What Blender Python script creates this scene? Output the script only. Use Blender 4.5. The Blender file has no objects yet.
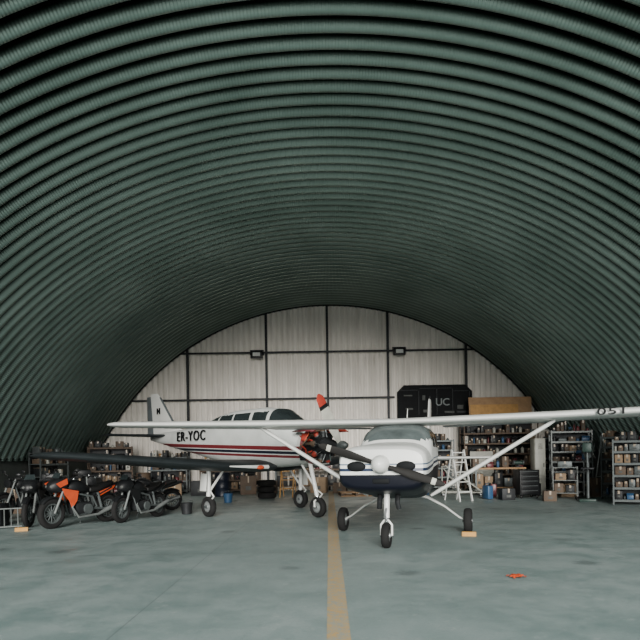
import bpy, bmesh, math, random
from mathutils import Vector, Matrix, Euler
random.seed(7)
scene=bpy.context.scene
COL=scene.collection
pi=math.pi
# ---------------------------------------------------------------- materials
def nn(nt,t,**k):
    n=nt.nodes.new(t)
    for a,b in k.items(): setattr(n,a,b)
    return n
def base_mat(name):
    m=bpy.data.materials.new(name); m.use_nodes=True
    nt=m.node_tree
    return m,nt,nt.nodes['Principled BSDF']
def mixrgb(nt,fac,a,b,mode='MIX'):
    n=nn(nt,'ShaderNodeMix',data_type='RGBA',blend_type=mode)
    for s,v in ((0,fac),(6,a),(7,b)):
        if isinstance(v,(int,float)): n.inputs[s].default_value=v
        elif isinstance(v,tuple): n.inputs[s].default_value=(*v,1) if len(v)==3 else v
        else: nt.links.new(v,n.inputs[s])
    return n.outputs[2]
def math_(nt,op,a,b=None,c=None,clamp=False):
    n=nn(nt,'ShaderNodeMath',operation=op,use_clamp=clamp)
    for i,v in enumerate((a,b,c)):
        if v is None: continue
        if isinstance(v,(int,float)): n.inputs[i].default_value=v
        else: nt.links.new(v,n.inputs[i])
    return n.outputs[0]
def noise(nt,scale,detail=4,vec=None,rough=.5):
    n=nn(nt,'ShaderNodeTexNoise'); n.inputs['Scale'].default_value=scale
    n.inputs['Detail'].default_value=detail; n.inputs['Roughness'].default_value=rough
    if vec is not None: nt.links.new(vec,n.inputs['Vector'])
    return n.outputs['Fac']
def mapr(nt,v,a,b,c=0.,d=1.):
    n=nn(nt,'ShaderNodeMapRange'); nt.links.new(v,n.inputs[0])
    for i,x in enumerate((a,b,c,d)): n.inputs[i+1].default_value=x
    return n.outputs[0]
def bump(nt,bs,h,strength=.3,dist=.01):
    n=nn(nt,'ShaderNodeBump'); n.inputs['Strength'].default_value=strength; n.inputs['Distance'].default_value=dist
    nt.links.new(h,n.inputs['Height']); nt.links.new(n.outputs[0],bs.inputs['Normal'])
def mat(name,col,rough=.5,metal=0.,var=.25,scale=6,bmp=0.,coat=0.,spec=.5):
    m,nt,bs=base_mat(name)
    tc=nn(nt,'ShaderNodeTexCoord').outputs['Object']
    f=noise(nt,scale,5,tc,.6)
    f=mapr(nt,f,.3,.7)
    dark=tuple(c*(1-var) for c in col)
    nt.links.new(mixrgb(nt,f,dark,tuple(col)),bs.inputs['Base Color'])
    bs.inputs['Roughness'].default_value=rough; bs.inputs['Metallic'].default_value=metal
    bs.inputs['Specular IOR Level'].default_value=spec
    if coat: bs.inputs['Coat Weight'].default_value=coat
    if bmp: bump(nt,bs,noise(nt,scale*8,4,tc),bmp,.01)
    return m
WHITE=mat('white_paint',(.66,.67,.64),.35,0,.12,2,coat=.2)
NAVY=mat('navy_paint',(.010,.013,.024),.4,0,.2,spec=.3)
DGLASS=mat('dark_glass',(.02,.027,.028),.15,0,.3,spec=.4)
PGLASS=mat('hazy_windscreen_glass',(.11,.135,.135),.12,0,.5,3)
VOID=mat('unlit_pane',(.006,.007,.008),.7,0,.3,spec=.15)
RUBBER=mat('rubber',(.012,.012,.012),.85,0,.3,spec=.25)
CHROME=mat('polished_metal',(.6,.62,.62),.22,1.,.15)
ALU=mat('aluminium',(.34,.36,.36),.45,.5,.25)
RACK=mat('dull_rack_steel',(.17,.185,.18),.5,.3,.3)
STEEL=mat('grey_steel',(.10,.115,.115),.5,.4,.3)
BLACK=mat('black_paint',(.009,.010,.011),.45,0,.3,spec=.3)
IRON=mat('dark_iron',(.026,.028,.030),.55,.4,.4,spec=.3)
ORANGE=mat('orange_paint',(.58,.075,.02),.5,0,.2)
RED=mat('red_paint',(.36,.04,.025),.45,0,.3)
MAROON=mat('maroon_paint',(.12,.02,.025),.4,0,.2)
WOOD=mat('pale_wood',(.40,.24,.12),.7,0,.35,4)
DWOOD=mat('dark_wood',(.10,.066,.042),.7,0,.35,4)
CARD=mat('cardboard',(.24,.165,.10),.8,0,.2,4)
TAPE=mat('packing_tape',(.34,.27,.19),.4,0,.1)
YELLOW=mat('yellow_paint',(.52,.28,.08),.6,0,.3)
BLUE=mat('blue_plastic',(.025,.08,.17),.45,0,.2)
GREEN=mat('green_paint',(.025,.055,.045),.5,0,.3)
CREAM=mat('cream_paint',(.40,.40,.35),.5,0,.25)
DIMW=mat('dull_grey',(.10,.105,.10),.7,0,.4,spec=.2)
GREYW=mat('dark_wing_paint',(.018,.023,.025),.5,0,.35,3,spec=.35)  # dark slate over the whole wing, top and underside alike
FADED=mat('faded_slate_paint',(.10,.115,.12),.5,0,.3,3)
LEATHER=mat('black_vinyl',(.012,.012,.012),.6,0,.2,bmp=.1,spec=.3)
LENS=mat('lamp_lens',(.55,.57,.54),.1,0,.1)
CONC=mat('painted_concrete',(.11,.125,.115),.8,0,.45,.8,bmp=.3)
BLADE=mat('dark_blade_paint',(.018,.017,.016),.65,0,.3,spec=.15)

def tail_stripe_mat():
    m,nt,bs=base_mat('white_paint_with_stripes')
    tc=nn(nt,'ShaderNodeTexCoord').outputs['Object']
    s=nn(nt,'ShaderNodeSeparateXYZ'); nt.links.new(tc,s.inputs[0])
    y,z=s.outputs[1],s.outputs[2]
    v=math_(nt,'SUBTRACT',z,math_(nt,'MULTIPLY_ADD',y,.035,1.68))
    def band(c,w): return math_(nt,'COMPARE',v,c,w)
    base=mixrgb(nt,mapr(nt,noise(nt,2,4,tc),.3,.7),(.43,.45,.43),(.54,.56,.54))
    col=mixrgb(nt,band(0.,.048),base,(.13,.018,.022))
    col=mixrgb(nt,band(-.105,.034),col,(.010,.012,.022))
    col=mixrgb(nt,band(-.195,.030),col,(.13,.018,.022))
    nt.links.new(col,bs.inputs['Base Color']); bs.inputs['Roughness'].default_value=.35
    return m
YAKP=tail_stripe_mat()
def high_mat():
    m,nt,bs=base_mat('white_paint_with_navy_bands')
    tc=nn(nt,'ShaderNodeTexCoord').outputs['Object']
    s=nn(nt,'ShaderNodeSeparateXYZ'); nt.links.new(tc,s.inputs[0])
    y,z=s.outputs[1],s.outputs[2]
    v=math_(nt,'SUBTRACT',z,math_(nt,'MULTIPLY_ADD',y,.03,.0))
    def band(c,w): return math_(nt,'COMPARE',v,c,w)
    base=mixrgb(nt,mapr(nt,noise(nt,2,4,tc),.3,.7),(.60,.61,.59),(.70,.71,.68))
    dark=band(.96,.255)
    col=mixrgb(nt,dark,base,(.004,.005,.010))
    col=mixrgb(nt,band(1.29,.022),col,(.01,.02,.05))
    col=mixrgb(nt,band(1.37,.010),col,(.05,.09,.15))
    nt.links.new(col,bs.inputs['Base Color']); bs.inputs['Roughness'].default_value=.4
    nt.links.new(mapr(nt,dark,0,1,.5,.22),bs.inputs['Specular IOR Level'])
    return m
HIGHP=high_mat()

# ---------------------------------------------------------------- mesh builder
class M:
    def __init__(s): s.v=[];s.f=[];s.fm=[];s.mats=[]
    def mi(s,m):
        if m not in s.mats: s.mats.append(m)
        return s.mats.index(m)
    def add(s,vs,fs,m):
        o=len(s.v); s.v+= [tuple(v) for v in vs]; i=s.mi(m)
        for f in fs: s.f.append([o+k for k in f]); s.fm.append(i)
        return s
    def box(s,c,size,m,rot=(0,0,0),bev=0.):
        bm=bmesh.new(); bmesh.ops.create_cube(bm,size=1)
        for v in bm.verts: v.co=Vector((v.co.x*size[0],v.co.y*size[1],v.co.z*size[2]))
        if bev: bmesh.ops.bevel(bm,geom=bm.edges[:],offset=min(bev,min(size)*.45),segments=2,affect='EDGES',profile=.5)
        R=Euler(rot).to_matrix(); c=Vector(c)
        bm.verts.index_update()
        s.add([R@v.co+c for v in bm.verts],[[v.index for v in f.verts] for f in bm.faces],m); bm.free(); return s
    def rings(s,rings,m,cap=True,closed=True):
        n=len(rings[0]); vs=[p for r in rings for p in r]; fs=[]
        for i in range(len(rings)-1):
            for j in range(n if closed else n-1):
                a=i*n+j; b=i*n+(j+1)%n
                fs.append([a,b,b+n,a+n])
        if cap and closed:
            fs.append(list(range(n))[::-1]); fs.append([(len(rings)-1)*n+j for j in range(n)])
        return s.add(vs,fs,m)
    def tube(s,pts,r,m,n=8,cap=True):
        pts=[Vector(p) for p in pts]; R=[]
        rr=r if isinstance(r,(list,tuple)) else [r]*len(pts)
        up=None
        for i,p in enumerate(pts):
            if i==0: d=pts[1]-p
            elif i==len(pts)-1: d=p-pts[i-1]
            else: d=(pts[i+1]-p).normalized()+(p-pts[i-1]).normalized()
            d.normalize()
            if up is None:
                a=Vector((0,0,1)) if abs(d.z)<.9 else Vector((1,0,0))
                up=(a-d*a.dot(d)).normalized()
            else: up=(up-d*up.dot(d)).normalized()
            sd=d.cross(up)
            R.append([p+(up*math.cos(2*pi*k/n)+sd*math.sin(2*pi*k/n))*rr[i] for k in range(n)])
        return s.rings(R,m,cap)
    def cyl(s,a,b,r,m,n=16,r2=None): return s.tube([a,b],[r,r if r2 is None else r2],m,n)
    def lathe(s,c,axis,prof,m,n=28,closed=False):
        c=Vector(c); q=Vector((1,0,0)).rotation_difference(Vector(axis).normalized())
        R=[]
        for (r,x) in prof:
            R.append([c+q@Vector((x,r*math.cos(2*pi*k/n),r*math.sin(2*pi*k/n))) for k in range(n)])
        if closed: R.append(R[0])
        return s.rings(R,m,cap=not closed)
    def sphere(s,c,rad,m,n=16,k=10):
        c=Vector(c); R=[]
        for i in range(k+1):
            t=pi*i/k; r=max(math.sin(t),1e-3)
            R.append([c+Vector((rad[0]*r*math.cos(2*pi*j/n),rad[1]*r*math.sin(2*pi*j/n),-rad[2]*math.cos(t))) for j in range(n)])
        return s.rings(R,m)
    def prism(s,poly,X,Y,O,th,m):
        X=Vector(X);Y=Vector(Y);O=Vector(O);Z=X.cross(Y).normalized()
        a=[O+X*p[0]+Y*p[1]-Z*th/2 for p in poly]; b=[p+Z*th for p in a]
        return s.rings([a,b],m)
    def obj(s,name,parent=None,label=None,cat=None,kind=None,group=None,loc=None,rot=None,flat=False):
        me=bpy.data.meshes.new(name); me.from_pydata(s.v,[],s.f)
        for m in s.mats: me.materials.append(m)
        me.polygons.foreach_set('material_index',s.fm)
        bm=bmesh.new(); bm.from_mesh(me)
        bmesh.ops.remove_doubles(bm,verts=bm.verts,dist=1e-5)
        bmesh.ops.recalc_face_normals(bm,faces=bm.faces)
        for f in bm.faces: f.smooth=not flat
        for e in bm.edges:
            if len(e.link_faces)==2 and e.calc_face_angle(0)>math.radians(38): e.smooth=False
        bm.to_mesh(me); bm.free()
        o=bpy.data.objects.new(name,me); COL.objects.link(o)
        if parent: o.parent=parent
        if label: o['label']=label
        if cat: o['category']=cat
        if kind: o['kind']=kind
        if group: o['group']=group
        if loc: o.location=loc
        if rot is not None: o.rotation_euler=(0,0,rot) if not isinstance(rot,tuple) else rot
        return o
def root(name,label,cat,loc,rot=0.,group=None):
    e=bpy.data.objects.new(name,None); COL.objects.link(e); e.empty_display_size=.2
    e.location=loc; e.rotation_euler=(0,0,rot); e['label']=label; e['category']=cat
    if group: e['group']=group
    return e
def text(s,X,Y,O,size,m,parent,name='lettering',ext=.004,sx=1.,space=1.,off=.012):
    cu=bpy.data.curves.new('t','FONT'); cu.body=s; cu.size=size; cu.extrude=ext; cu.align_x='CENTER'; cu.align_y='CENTER'
    cu.offset=size*off; cu.space_character=space
    t=bpy.data.objects.new('t',cu); COL.objects.link(t)
    bpy.context.view_layer.update()
    me=bpy.data.meshes.new_from_object(t.evaluated_get(bpy.context.evaluated_depsgraph_get()))
    bpy.data.objects.remove(t)
    X=Vector(X).normalized();Y=Vector(Y).normalized();Z=X.cross(Y)
    for v in me.vertices: v.co=Vector(O)+X*v.co.x*sx+Y*v.co.y+Z*v.co.z
    me.materials.clear(); me.materials.append(m)
    o=bpy.data.objects.new(name,me); COL.objects.link(o); o.parent=parent
    return o
def sring(y,hw,zb,zt,n=2.5,k=48,x0=0.):
    zc=(zb+zt)/2; hh=(zt-zb)/2; R=[]
    for i in range(k):
        a=2*pi*i/k; c,s_=math.cos(a),math.sin(a)
        R.append(Vector((x0+hw*math.copysign(abs(c)**(2/n),c),y,zc+hh*math.copysign(abs(s_)**(2/n),s_))))
    return R
def interp(keys,step=.1):
    out=[]
    for a,b in zip(keys[:-1],keys[1:]):
        k=max(1,int(round((b[0]-a[0])/step)))
        for i in range(k):
            t=i/k; out.append(tuple(a[j]+(b[j]-a[j])*t for j in range(len(a))))
    out.append(keys[-1]); return out
def airfoil(xs,yle,z,ch,th,k=14):
    P=[]
    def yt(t): return 5*th*(.2969*math.sqrt(t)-.126*t-.3516*t*t+.2843*t**3-.1015*t**4)
    for i in range(k+1):
        t=(1-math.cos(pi*i/k))/2; P.append((t,yt(t)*1.2))
    for i in range(k-1,0,-1):
        t=(1-math.cos(pi*i/k))/2; P.append((t,-yt(t)*.8))
    return [Vector((xs,yle+t*ch,z+h*ch)) for t,h in P]

# ================================================================ HANGAR SHELL
R0=10.66; ZC=-2.90; YB=24.9; YF=5.0; ZS=1.45
HW=math.sqrt((R0)**2-(ZS-ZC)**2)
PITCH=.36
def ceiling_mat():
    m,nt,bs=base_mat('corrugated_vault_steel')
    uv=nn(nt,'ShaderNodeUVMap').outputs[0]
    s=nn(nt,'ShaderNodeSeparateXYZ'); nt.links.new(uv,s.inputs[0])
    u,v=s.outputs[0],s.outputs[1]
    w=math_(nt,'SINE',math_(nt,'MULTIPLY',u,2*pi/.05))
    tc=nn(nt,'ShaderNodeTexCoord').outputs['Object']
    n1=mapr(nt,noise(nt,.5,4,tc),.3,.7)
    col=mixrgb(nt,n1,(.22,.285,.25),(.35,.43,.385))
    groove_shade=math_(nt,'PINGPONG',math_(nt,'SUBTRACT',v,YF),PITCH/2)
    col=mixrgb(nt,mapr(nt,groove_shade,.075,.145,1.,0.),col,(.010,.018,.014))  # shade in the grooves between ribs, painted into the base colour
    nt.links.new(col,bs.inputs['Base Color'])
    bs.inputs['Metallic'].default_value=1.; bs.inputs['Roughness'].default_value=.29
    bump(nt,bs,w,.34,.010)
    return m
def build_ceiling():
    pitch=PITCH; K=14
    a0=math.asin((ZS-ZC)/R0); NA=160
    vs=[];uvs=[];fs=[]
    ny=int((YB+.3-YF)/pitch*K)
    for i in range(ny+1):
        t=(i%K)/K
        y=YF+i*pitch/K; h=abs(math.sin(pi*t))**1.7
        r=R0+.12-.25*h
        for j in range(NA+1):
            a=a0+(pi-2*a0)*j/NA
            vs.append((r*math.cos(a),y,ZC+r*math.sin(a))); uvs.append((a*R0,y))
    for i in range(ny):
        for j in range(NA):
            a=i*(NA+1)+j; fs.append((a,a+NA+1,a+NA+2,a+1))
    me=bpy.data.meshes.new('ceiling'); me.from_pydata(vs,[],fs)
    ul=me.uv_layers.new(name='UVMap')
    for l in me.loops: ul.data[l.index].uv=uvs[l.vertex_index]
    for p in me.polygons: p.use_smooth=True
    me.materials.append(ceiling_mat())
    o=bpy.data.objects.new('ceiling',me); COL.objects.link(o); o['kind']='structure'; o['label']='dark green corrugated steel barrel vault'
build_ceiling()
def wall_mat():
    m,nt,bs=base_mat('corrugated_wall_sheet')
    tc=nn(nt,'ShaderNodeTexCoord').outputs['Object']
    mp=nn(nt,'ShaderNodeMapping'); nt.links.new(tc,mp.inputs[0]); mp.inputs['Scale'].default_value=(2.2,1,.25)
    n1=mapr(nt,noise(nt,1.6,5,mp.outputs[0],.65),.3,.72)
    s=nn(nt,'ShaderNodeSeparateXYZ'); nt.links.new(tc,s.inputs[0])
    sheet=nn(nt,'ShaderNodeTexWhiteNoise',noise_dimensions='1D'); nt.links.new(math_(nt,'FLOOR',math_(nt,'MULTIPLY',s.outputs[0],1.15)),sheet.inputs['W'])
    col=mixrgb(nt,n1,(.64,.60,.54),(.88,.83,.76))
    col=mixrgb(nt,math_(nt,'MULTIPLY',sheet.outputs[0],.25),col,(.55,.52,.47))
    nt.links.new(col,bs.inputs['Base Color']); bs.inputs['Roughness'].default_value=.6
    return m
def build_back():
    dx=.0375; xs=[]; x=-10.4
    while x<=10.4: xs.append(x); x+=dx
    vs=[];fs=[]
    prof=[0,0,.5,1,1,.5]
    for i,x in enumerate(xs):
        y=YB+.07*prof[i%6]; zt=ZC+math.sqrt(max(0,(R0+.02)**2-x*x)); zt=max(zt,0.05)
        vs+=[(x,y,0),(x,y,zt*.5),(x,y,zt)]
    for i in range(len(xs)-1):
        a=i*3; fs+=[(a,a+3,a+4,a+1),(a+1,a+4,a+5,a+2)]
    mm=M(); mm.add(vs,fs,wall_mat()); mm.obj('wall_back',kind='structure',label='pale vertical corrugated sheet end wall',flat=True)
build_back()
def floor_mat():
    m,nt,bs=base_mat('stained_concrete_floor')
    tc=nn(nt,'ShaderNodeTexCoord').outputs['Object']
    s=nn(nt,'ShaderNodeSeparateXYZ'); nt.links.new(tc,s.inputs[0])
    big=mapr(nt,noise(nt,.35,6,tc,.62),.35,.65)
    mid=mapr(nt,noise(nt,1.5,9,tc,.78),.43,.60)
    fine=noise(nt,30,5,tc,.7)
    col=mixrgb(nt,big,(.195,.25,.242),(.30,.355,.345))
    cx=math_(nt,'FLOOR',math_(nt,'DIVIDE',math_(nt,'ADD',s.outputs[0],1.8),6.8)); cy=math_(nt,'FLOOR',math_(nt,'DIVIDE',s.outputs[1],4.5))
    wn=nn(nt,'ShaderNodeTexWhiteNoise',noise_dimensions='1D'); nt.links.new(math_(nt,'MULTIPLY_ADD',cx,7.3,cy),wn.inputs['W'])
    col=mixrgb(nt,math_(nt,'MULTIPLY',wn.outputs[0],.35),col,(.135,.19,.185))
    col=mixrgb(nt,math_(nt,'MULTIPLY',mid,.42),col,(.105,.185,.18))
    pale=mapr(nt,noise(nt,4.5,9,tc,.85),.56,.64,0,.55)
    col=mixrgb(nt,pale,col,(.40,.435,.42))
    col=mixrgb(nt,mapr(nt,noise(nt,7.5,9,tc,.85),.59,.67,0,.55),col,(.11,.14,.135))
    col=mixrgb(nt,mapr(nt,fine,.4,.75,0,.45),col,(.16,.19,.185))
    vn=nn(nt,'ShaderNodeTexVoronoi'); vn.inputs['Scale'].default_value=.8; nt.links.new(tc,vn.inputs['Vector'])
    wob=math_(nt,'ADD',vn.outputs['Distance'],math_(nt,'MULTIPLY',noise(nt,6,6,tc,.75),.35))
    col=mixrgb(nt,mapr(nt,wob,.23,.36,.6,0),col,(.06,.08,.08))
    jy=math_(nt,'PINGPONG',math_(nt,'ADD',s.outputs[1],math_(nt,'MULTIPLY',noise(nt,3,3,tc),.03)),4.5)
    jl=math_(nt,'LESS_THAN',jy,.016)
    jx=math_(nt,'LESS_THAN',math_(nt,'PINGPONG',math_(nt,'ADD',s.outputs[0],1.8),6.8),.008)
    col=mixrgb(nt,math_(nt,'MULTIPLY',math_(nt,'MAXIMUM',jl,jx),.4),col,(.06,.07,.07))
    nt.links.new(col,bs.inputs['Base Color'])
    nt.links.new(mapr(nt,mid,0,1,.62,.34),bs.inputs['Roughness'])
    bump(nt,bs,fine,.12,.01)
    return m
mm=M(); mm.box((0,4,-.1),(44,60,.2),floor_mat()); mm.obj('floor',kind='structure',label='stained green-grey concrete floor')
def line_mat():
    m,nt,bs=base_mat('worn_yellow_line')
    tc=nn(nt,'ShaderNodeTexCoord').outputs['Object']
    a=mixrgb(nt,mapr(nt,noise(nt,3,7,tc,.75),.36,.66),(.50,.30,.095),(.43,.32,.17))
    col=mixrgb(nt,mapr(nt,noise(nt,9,9,tc,.95),.48,.525,0,.85),a,(.25,.29,.27))
    nt.links.new(col,bs.inputs['Base Color']); bs.inputs['Roughness'].default_value=.7
    return m
mm=M(); mm.box((.055,12.5,.002),(.19,22.6,.004),line_mat()); mm.obj('floor_line',kind='structure',label='worn yellow painted guide line on the concrete')
for sgn,nm in ((-1,'wall_left'),(1,'wall_right')):
    mm=M(); mm.box((sgn*(HW+.14),(YF+YB)/2+.15,ZS/2),(.24,YB-YF+.3,ZS),CONC)
    mm.box((sgn*(HW+.08),(YF+YB)/2+.15,ZS+.03),(.30,YB-YF+.3,.06),IRON)
    mm.obj(nm,kind='structure',label='low concrete stem wall carrying the vault')
ti=1
def trim(c,size,mt=IRON):
    global ti
    mm=M(); mm.box(c,size,mt); mm.obj('trim_%d'%ti,kind='structure',label='dark steel framing member on the end wall'); ti+=1
def arch_z(x): return ZC+math.sqrt(R0*R0-x*x)-.12
for x in (-5.8,-2.53,0.,2.5,5.73):
    zt=arch_z(x); trim((x,YB-.06,zt/2),(.10,.1,zt))
for z,xa,xb in ((5.72,-6.1,6.1),(3.8,-8.1,2.75)):
    trim(((xa+xb)/2,YB-.13,z),(xb-xa,.05,.075))
trim((6.6,YB-.13,3.15),(2.6,.05,.07))
mm=M(); a0=math.asin((ZS-ZC)/R0); pts=[((R0-.12)*math.cos(a0+(pi-2*a0)*i/90),YB-.12,ZC+(R0-.12)*math.sin(a0+(pi-2*a0)*i/90)) for i in range(91)]
mm.tube(pts,.035,IRON,6); mm.obj('trim_%d'%ti,kind='structure',label='curved dark edge angle where vault meets wall')
# high window with chamfered top corners
mm=M()
x0,x1,zb,zt=2.85,5.95,2.9,4.28; cc=.28
outer=[(x0,zb),(x1,zb),(x1,zt-cc),(x1-cc,zt),(x0+cc,zt),(x0,zt-cc)]
mm.prism(outer,(1,0,0),(0,0,1),(0,YB-.10,0),.05,VOID)
w=mm.obj('window_1',kind='structure',label='dark office window with chamfered upper corners')
for (a,b,c,d) in ((3.0,3.7,3.05,4.05),(3.78,4.45,3.05,4.12),(4.53,5.1,3.05,4.12),(5.18,5.8,3.05,4.0)):
    mm=M()
    mm.box(((a+b)/2,YB-.13,(c+d)/2),(b-a,.01,d-c),VOID)
    mm.box(((a+b)/2,YB-.135,d+.02),(b-a,.02,.02),IRON); mm.box((b+.04,YB-.135,(c+d)/2),(.02,.02,d-c),IRON)
    mm.obj('window_pane',parent=w,label='dark glass pane')
text('UC',(1,0,0),(0,0,1),(4.72,YB-.15,3.55),.42,STEEL,w,'window_lettering',.004,1.)
for (a,c,ww,hh) in ((3.35,3.3,.3,.07),(5.45,3.35,.25,.16),(3.3,3.85,.35,.05),(4.1,3.2,.35,.12),(5.0,3.15,.4,.08),(3.95,3.75,.12,.2)):
    M().box((a,YB-.14,c),(ww,.01,hh),DIMW,(0,.02,0),.003).obj('window_lit_spot',parent=w,label='lit spot inside the window, painted as a grey patch')  # lit spots of the interior, put in as flat grey patches

def floodlight(loc):
    r=root('floodlight','small dark floodlight fixed to the end wall framing','lamp',loc)
    M().box((0,-.05,0),(.50,.16,.32),BLACK,(-.15,0,0),.02).obj('lamp_housing',r)
    M().box((0,-.14,-.01),(.30,.02,.15),LENS,(-.15,0,0)).obj('lamp_lens',r,label='pale glass lens')
    mm=M(); mm.tube([(-.27,-.03,0),(-.27,.08,.18),(.27,.08,.18),(.27,-.03,0)],.02,IRON,6); mm.box((0,.11,.12),(.2,.06,.16),IRON); mm.obj('bracket',r)
floodlight((-2.9,YB-.27,5.62)); floodlight((2.95,YB-.27,5.66))

# ================================================================ wheels / blades
def wheel(parent,c,R,w,spokes=0,axis=(1,0,0),hubm=ALU):
    c=Vector(c); ri=R*(.66 if spokes else .55)
    prof=[(ri,-w*.36),(R*.80,-w*.5),(R*.92,-w*.42),(R,-w*.2),(R,w*.2),(R*.92,w*.42),(R*.80,w*.5),(ri,w*.36)]
    t=M().lathe(c,axis,prof,RUBBER,30,closed=True).obj('wheel',parent)
    m=M()
    if spokes:
        m.lathe(c,axis,[(ri,-w*.3),(ri+.01,w*.3),(ri-.03,w*.28),(ri-.03,-w*.28)],hubm,30,closed=True)
        A=Vector(axis).normalized(); q=Vector((1,0,0)).rotation_difference(A)
        for i in range(spokes):
            a=2*pi*i/spokes; d=q@Vector((0,math.cos(a),math.sin(a)))
            m.tube([c+d*.03,c+d*(ri-.02)],[.014,.010],hubm,6)
        m.lathe(c,axis,[(.05,-w*.55),(.05,w*.55)],hubm,16)
    else:
        m.lathe(c,axis,[(ri,-w*.3),(ri*.8,-w*.3),(ri*.7,-w*.2),(ri*.35,-w*.25),(ri*.3,-w*.5),(ri*.3,w*.5),(ri*.35,w*.25),(ri*.7,w*.2),(ri*.8,w*.3),(ri,w*.3)],hubm,24)
    m.obj('wheel_hub',t,label='bare metal wheel hub')
    return t
def blade(parent,hub,ang,L,wmax,m,tipm=None,tipm2=None,twist=.9,cut=11):
    d=Vector((math.cos(ang),0,math.sin(ang))); sd=Vector((-math.sin(ang),0,math.cos(ang))); ax=Vector((0,1,0))
    mm=M(); N=14; secs=[]
    for i in range(N+1):
        t=i/N; r=.06+(L-.06)*t
        w=wmax*(.45+.75*min(1,t*2.2)-.55*max(0,t-.45)**1.3*1.6)
        if t>.93: w*=.75 if t<1 else .35
        th=.05*(1-.8*t)+.006; tw=twist*(1-.75*t)
        u=(sd*math.cos(tw)+ax*math.sin(tw)); n_=d.cross(u)
        secs.append([hub+d*r+u*(w/2*math.cos(2*pi*k/12))+n_*(th/2*math.sin(2*pi*k/12)) for k in range(12)])
    mm.rings(secs[:cut+1],m)
    mm.rings(secs[cut:cut+2],tipm2 or tipm); mm.rings(secs[cut+1:],tipm)
    return mm.obj('propeller_blade',parent)
def split_loft(keys,k,step,cls,matmap,parent,names):
    rs=[sring(*q,k=k) for q in interp(keys,step)]
    groups={}
    for i in range(len(rs)-1):
        for j in range(k):
            q=[rs[i][j],rs[i][(j+1)%k],rs[i+1][(j+1)%k],rs[i+1][j]]
            c=sum(q,Vector())/4
            g=cls(c); groups.setdefault(g,[]).append(q)
    out={}
    for g,qs in groups.items():
        mm=M()
        vs=[];fs=[]
        for q in qs:
            fs.append([len(vs)+t for t in range(4)]); vs+=q
        mm.add(vs,fs,matmap[g])
        if g==0:
            mm.add(rs[0],[list(range(k))],matmap[0]); mm.add(rs[-1],[list(range(k))],matmap[0])
        out[g]=mm.obj(names[g],parent)
    return out

# ================================================================ HIGH-WING AIRPLANE
A=root('airplane','white and navy high-wing single-engine light airplane with strutted wings','airplane',(1.375,11.15,0),math.radians(-15))
ck=[(-2.37,.56,.98,1.46,4.2),(-2.35,.62,.94,1.52,4.2),(-2.28,.655,.90,1.56,4.2),(-2.1,.67,.86,1.59,4.0),(-1.7,.66,.80,1.615,3.6),(-1.15,.64,.74,1.65,3.3)]
split_loft(ck,72,.08,lambda c:0,{0:HIGHP},A,{0:'cowling'})
for sx in (-1,1):
    M().sphere((sx*.37,-2.365,1.27),(.15,.035,.08),VOID,18,8).obj('air_intake',A,label='black cooling inlet beside the spinner')
M().box((0,-2.36,1.05),(.26,.05,.08),VOID,bev=.02).obj('lower_air_intake',A)
for sx in (-.12,.16): M().tube([(sx,-1.75,.86),(sx,-1.85,.70),(sx*1.1,-1.8,.60)],.04,IRON,10).obj('exhaust_pipe',A)
def ccls(c):
    if c.y<-.44 and c.z>1.675+max(0,(c.y+1.15))*.03 and c.y>-1.13: return 1
    if abs(c.x)>.50 and 1.56<c.z<1.90 and (-.38<c.y<.28 or .36<c.y<1.05): return 2 if c.x<0 else 3
    return 0
fk=[(-1.15,.64,.74,1.65,3.3),(-.95,.63,.71,1.79,4.0),(-.75,.62,.68,1.91,4.4),(-.50,.60,.66,1.985,4.2),(-.3,.58,.65,1.99,3.8),(.9,.57,.65,2.0,3.6),(1.5,.50,.68,1.90,3.0),(2.2,.41,.75,1.72,2.6),(3.5,.26,.92,1.52,2.3),(5.3,.08,1.12,1.36,2)]
split_loft(fk,80,.07,ccls,{0:HIGHP,1:PGLASS,2:DGLASS,3:DGLASS},A,{0:'fuselage',1:'windshield',2:'cabin_window',3:'cabin_window'})
for sx in (-1,1):
    mm=M()
    rs=[airfoil(sx*x,y,z,c,t) for x,y,z,c,t in ((.0,-.72,2.01,1.56,.085),(.6,-.76,2.01,1.58,.092),(2.6,-.78,2.035,1.62,.10),(4.4,-.70,2.085,1.35,.105),(5.75,-.62,2.125,1.12,.11),(5.92,-.55,2.13,.98,.10),(5.98,-.40,2.135,.70,.06))]
    mm.rings(rs,WHITE)
    w=mm.obj('wing',A)
    M().box((sx*1.75,.60,1.985),(2.1,.42,.02),ALU,(.0,sx*-.022,0),.01).obj('flap',w)
    M().box((sx*4.1,.50,2.05),(2.2,.24,.015),ALU,(.0,sx*-.03,sx*-.10),.006).obj('aileron',w)
    a=Vector((sx*.56,-.55,.72)); b=Vector((sx*2.62,-.42,1.97))
    d=(b-a).normalized(); n2=d.cross(Vector((0,1,0))).normalized()
    rs=[]
    for t,sc in ((0,.7),(.06,1),(.94,1),(1,.7)):
        p=a.lerp(b,t); rs.append([p+Vector((0,1,0))*(.09*sc*math.cos(2*pi*k/12))+n2*(.036*sc*math.sin(2*pi*k/12)) for k in range(12)])
    M().rings(rs,WHITE).obj('wing_strut',A)
    mm=M(); rs=[]
    for x,z,w_,h in ((.22,.70,.13,.03),(.45,.64,.12,.03),(.75,.48,.09,.025),(1.0,.29,.06,.022),(1.10,.24,.05,.02)):
        rs.append([Vector((sx*x,w_*math.cos(2*pi*k/10),z+h*math.sin(2*pi*k/10))) for k in range(10)])
    mm.rings(rs,WHITE); mm.cyl((sx*1.06,0,.22),(sx*1.2,0,.22),.022,STEEL,10)
    mm.obj('landing_gear_leg',A)
    wheel(A,(sx*1.16,0,.225),.225,.15)
text('051',(1,.045,.03),(0,-.1,1),(3.44,-.80,2.072),.155,VOID,A,'registration_number',.004,1.9,1.08,.01)
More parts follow.
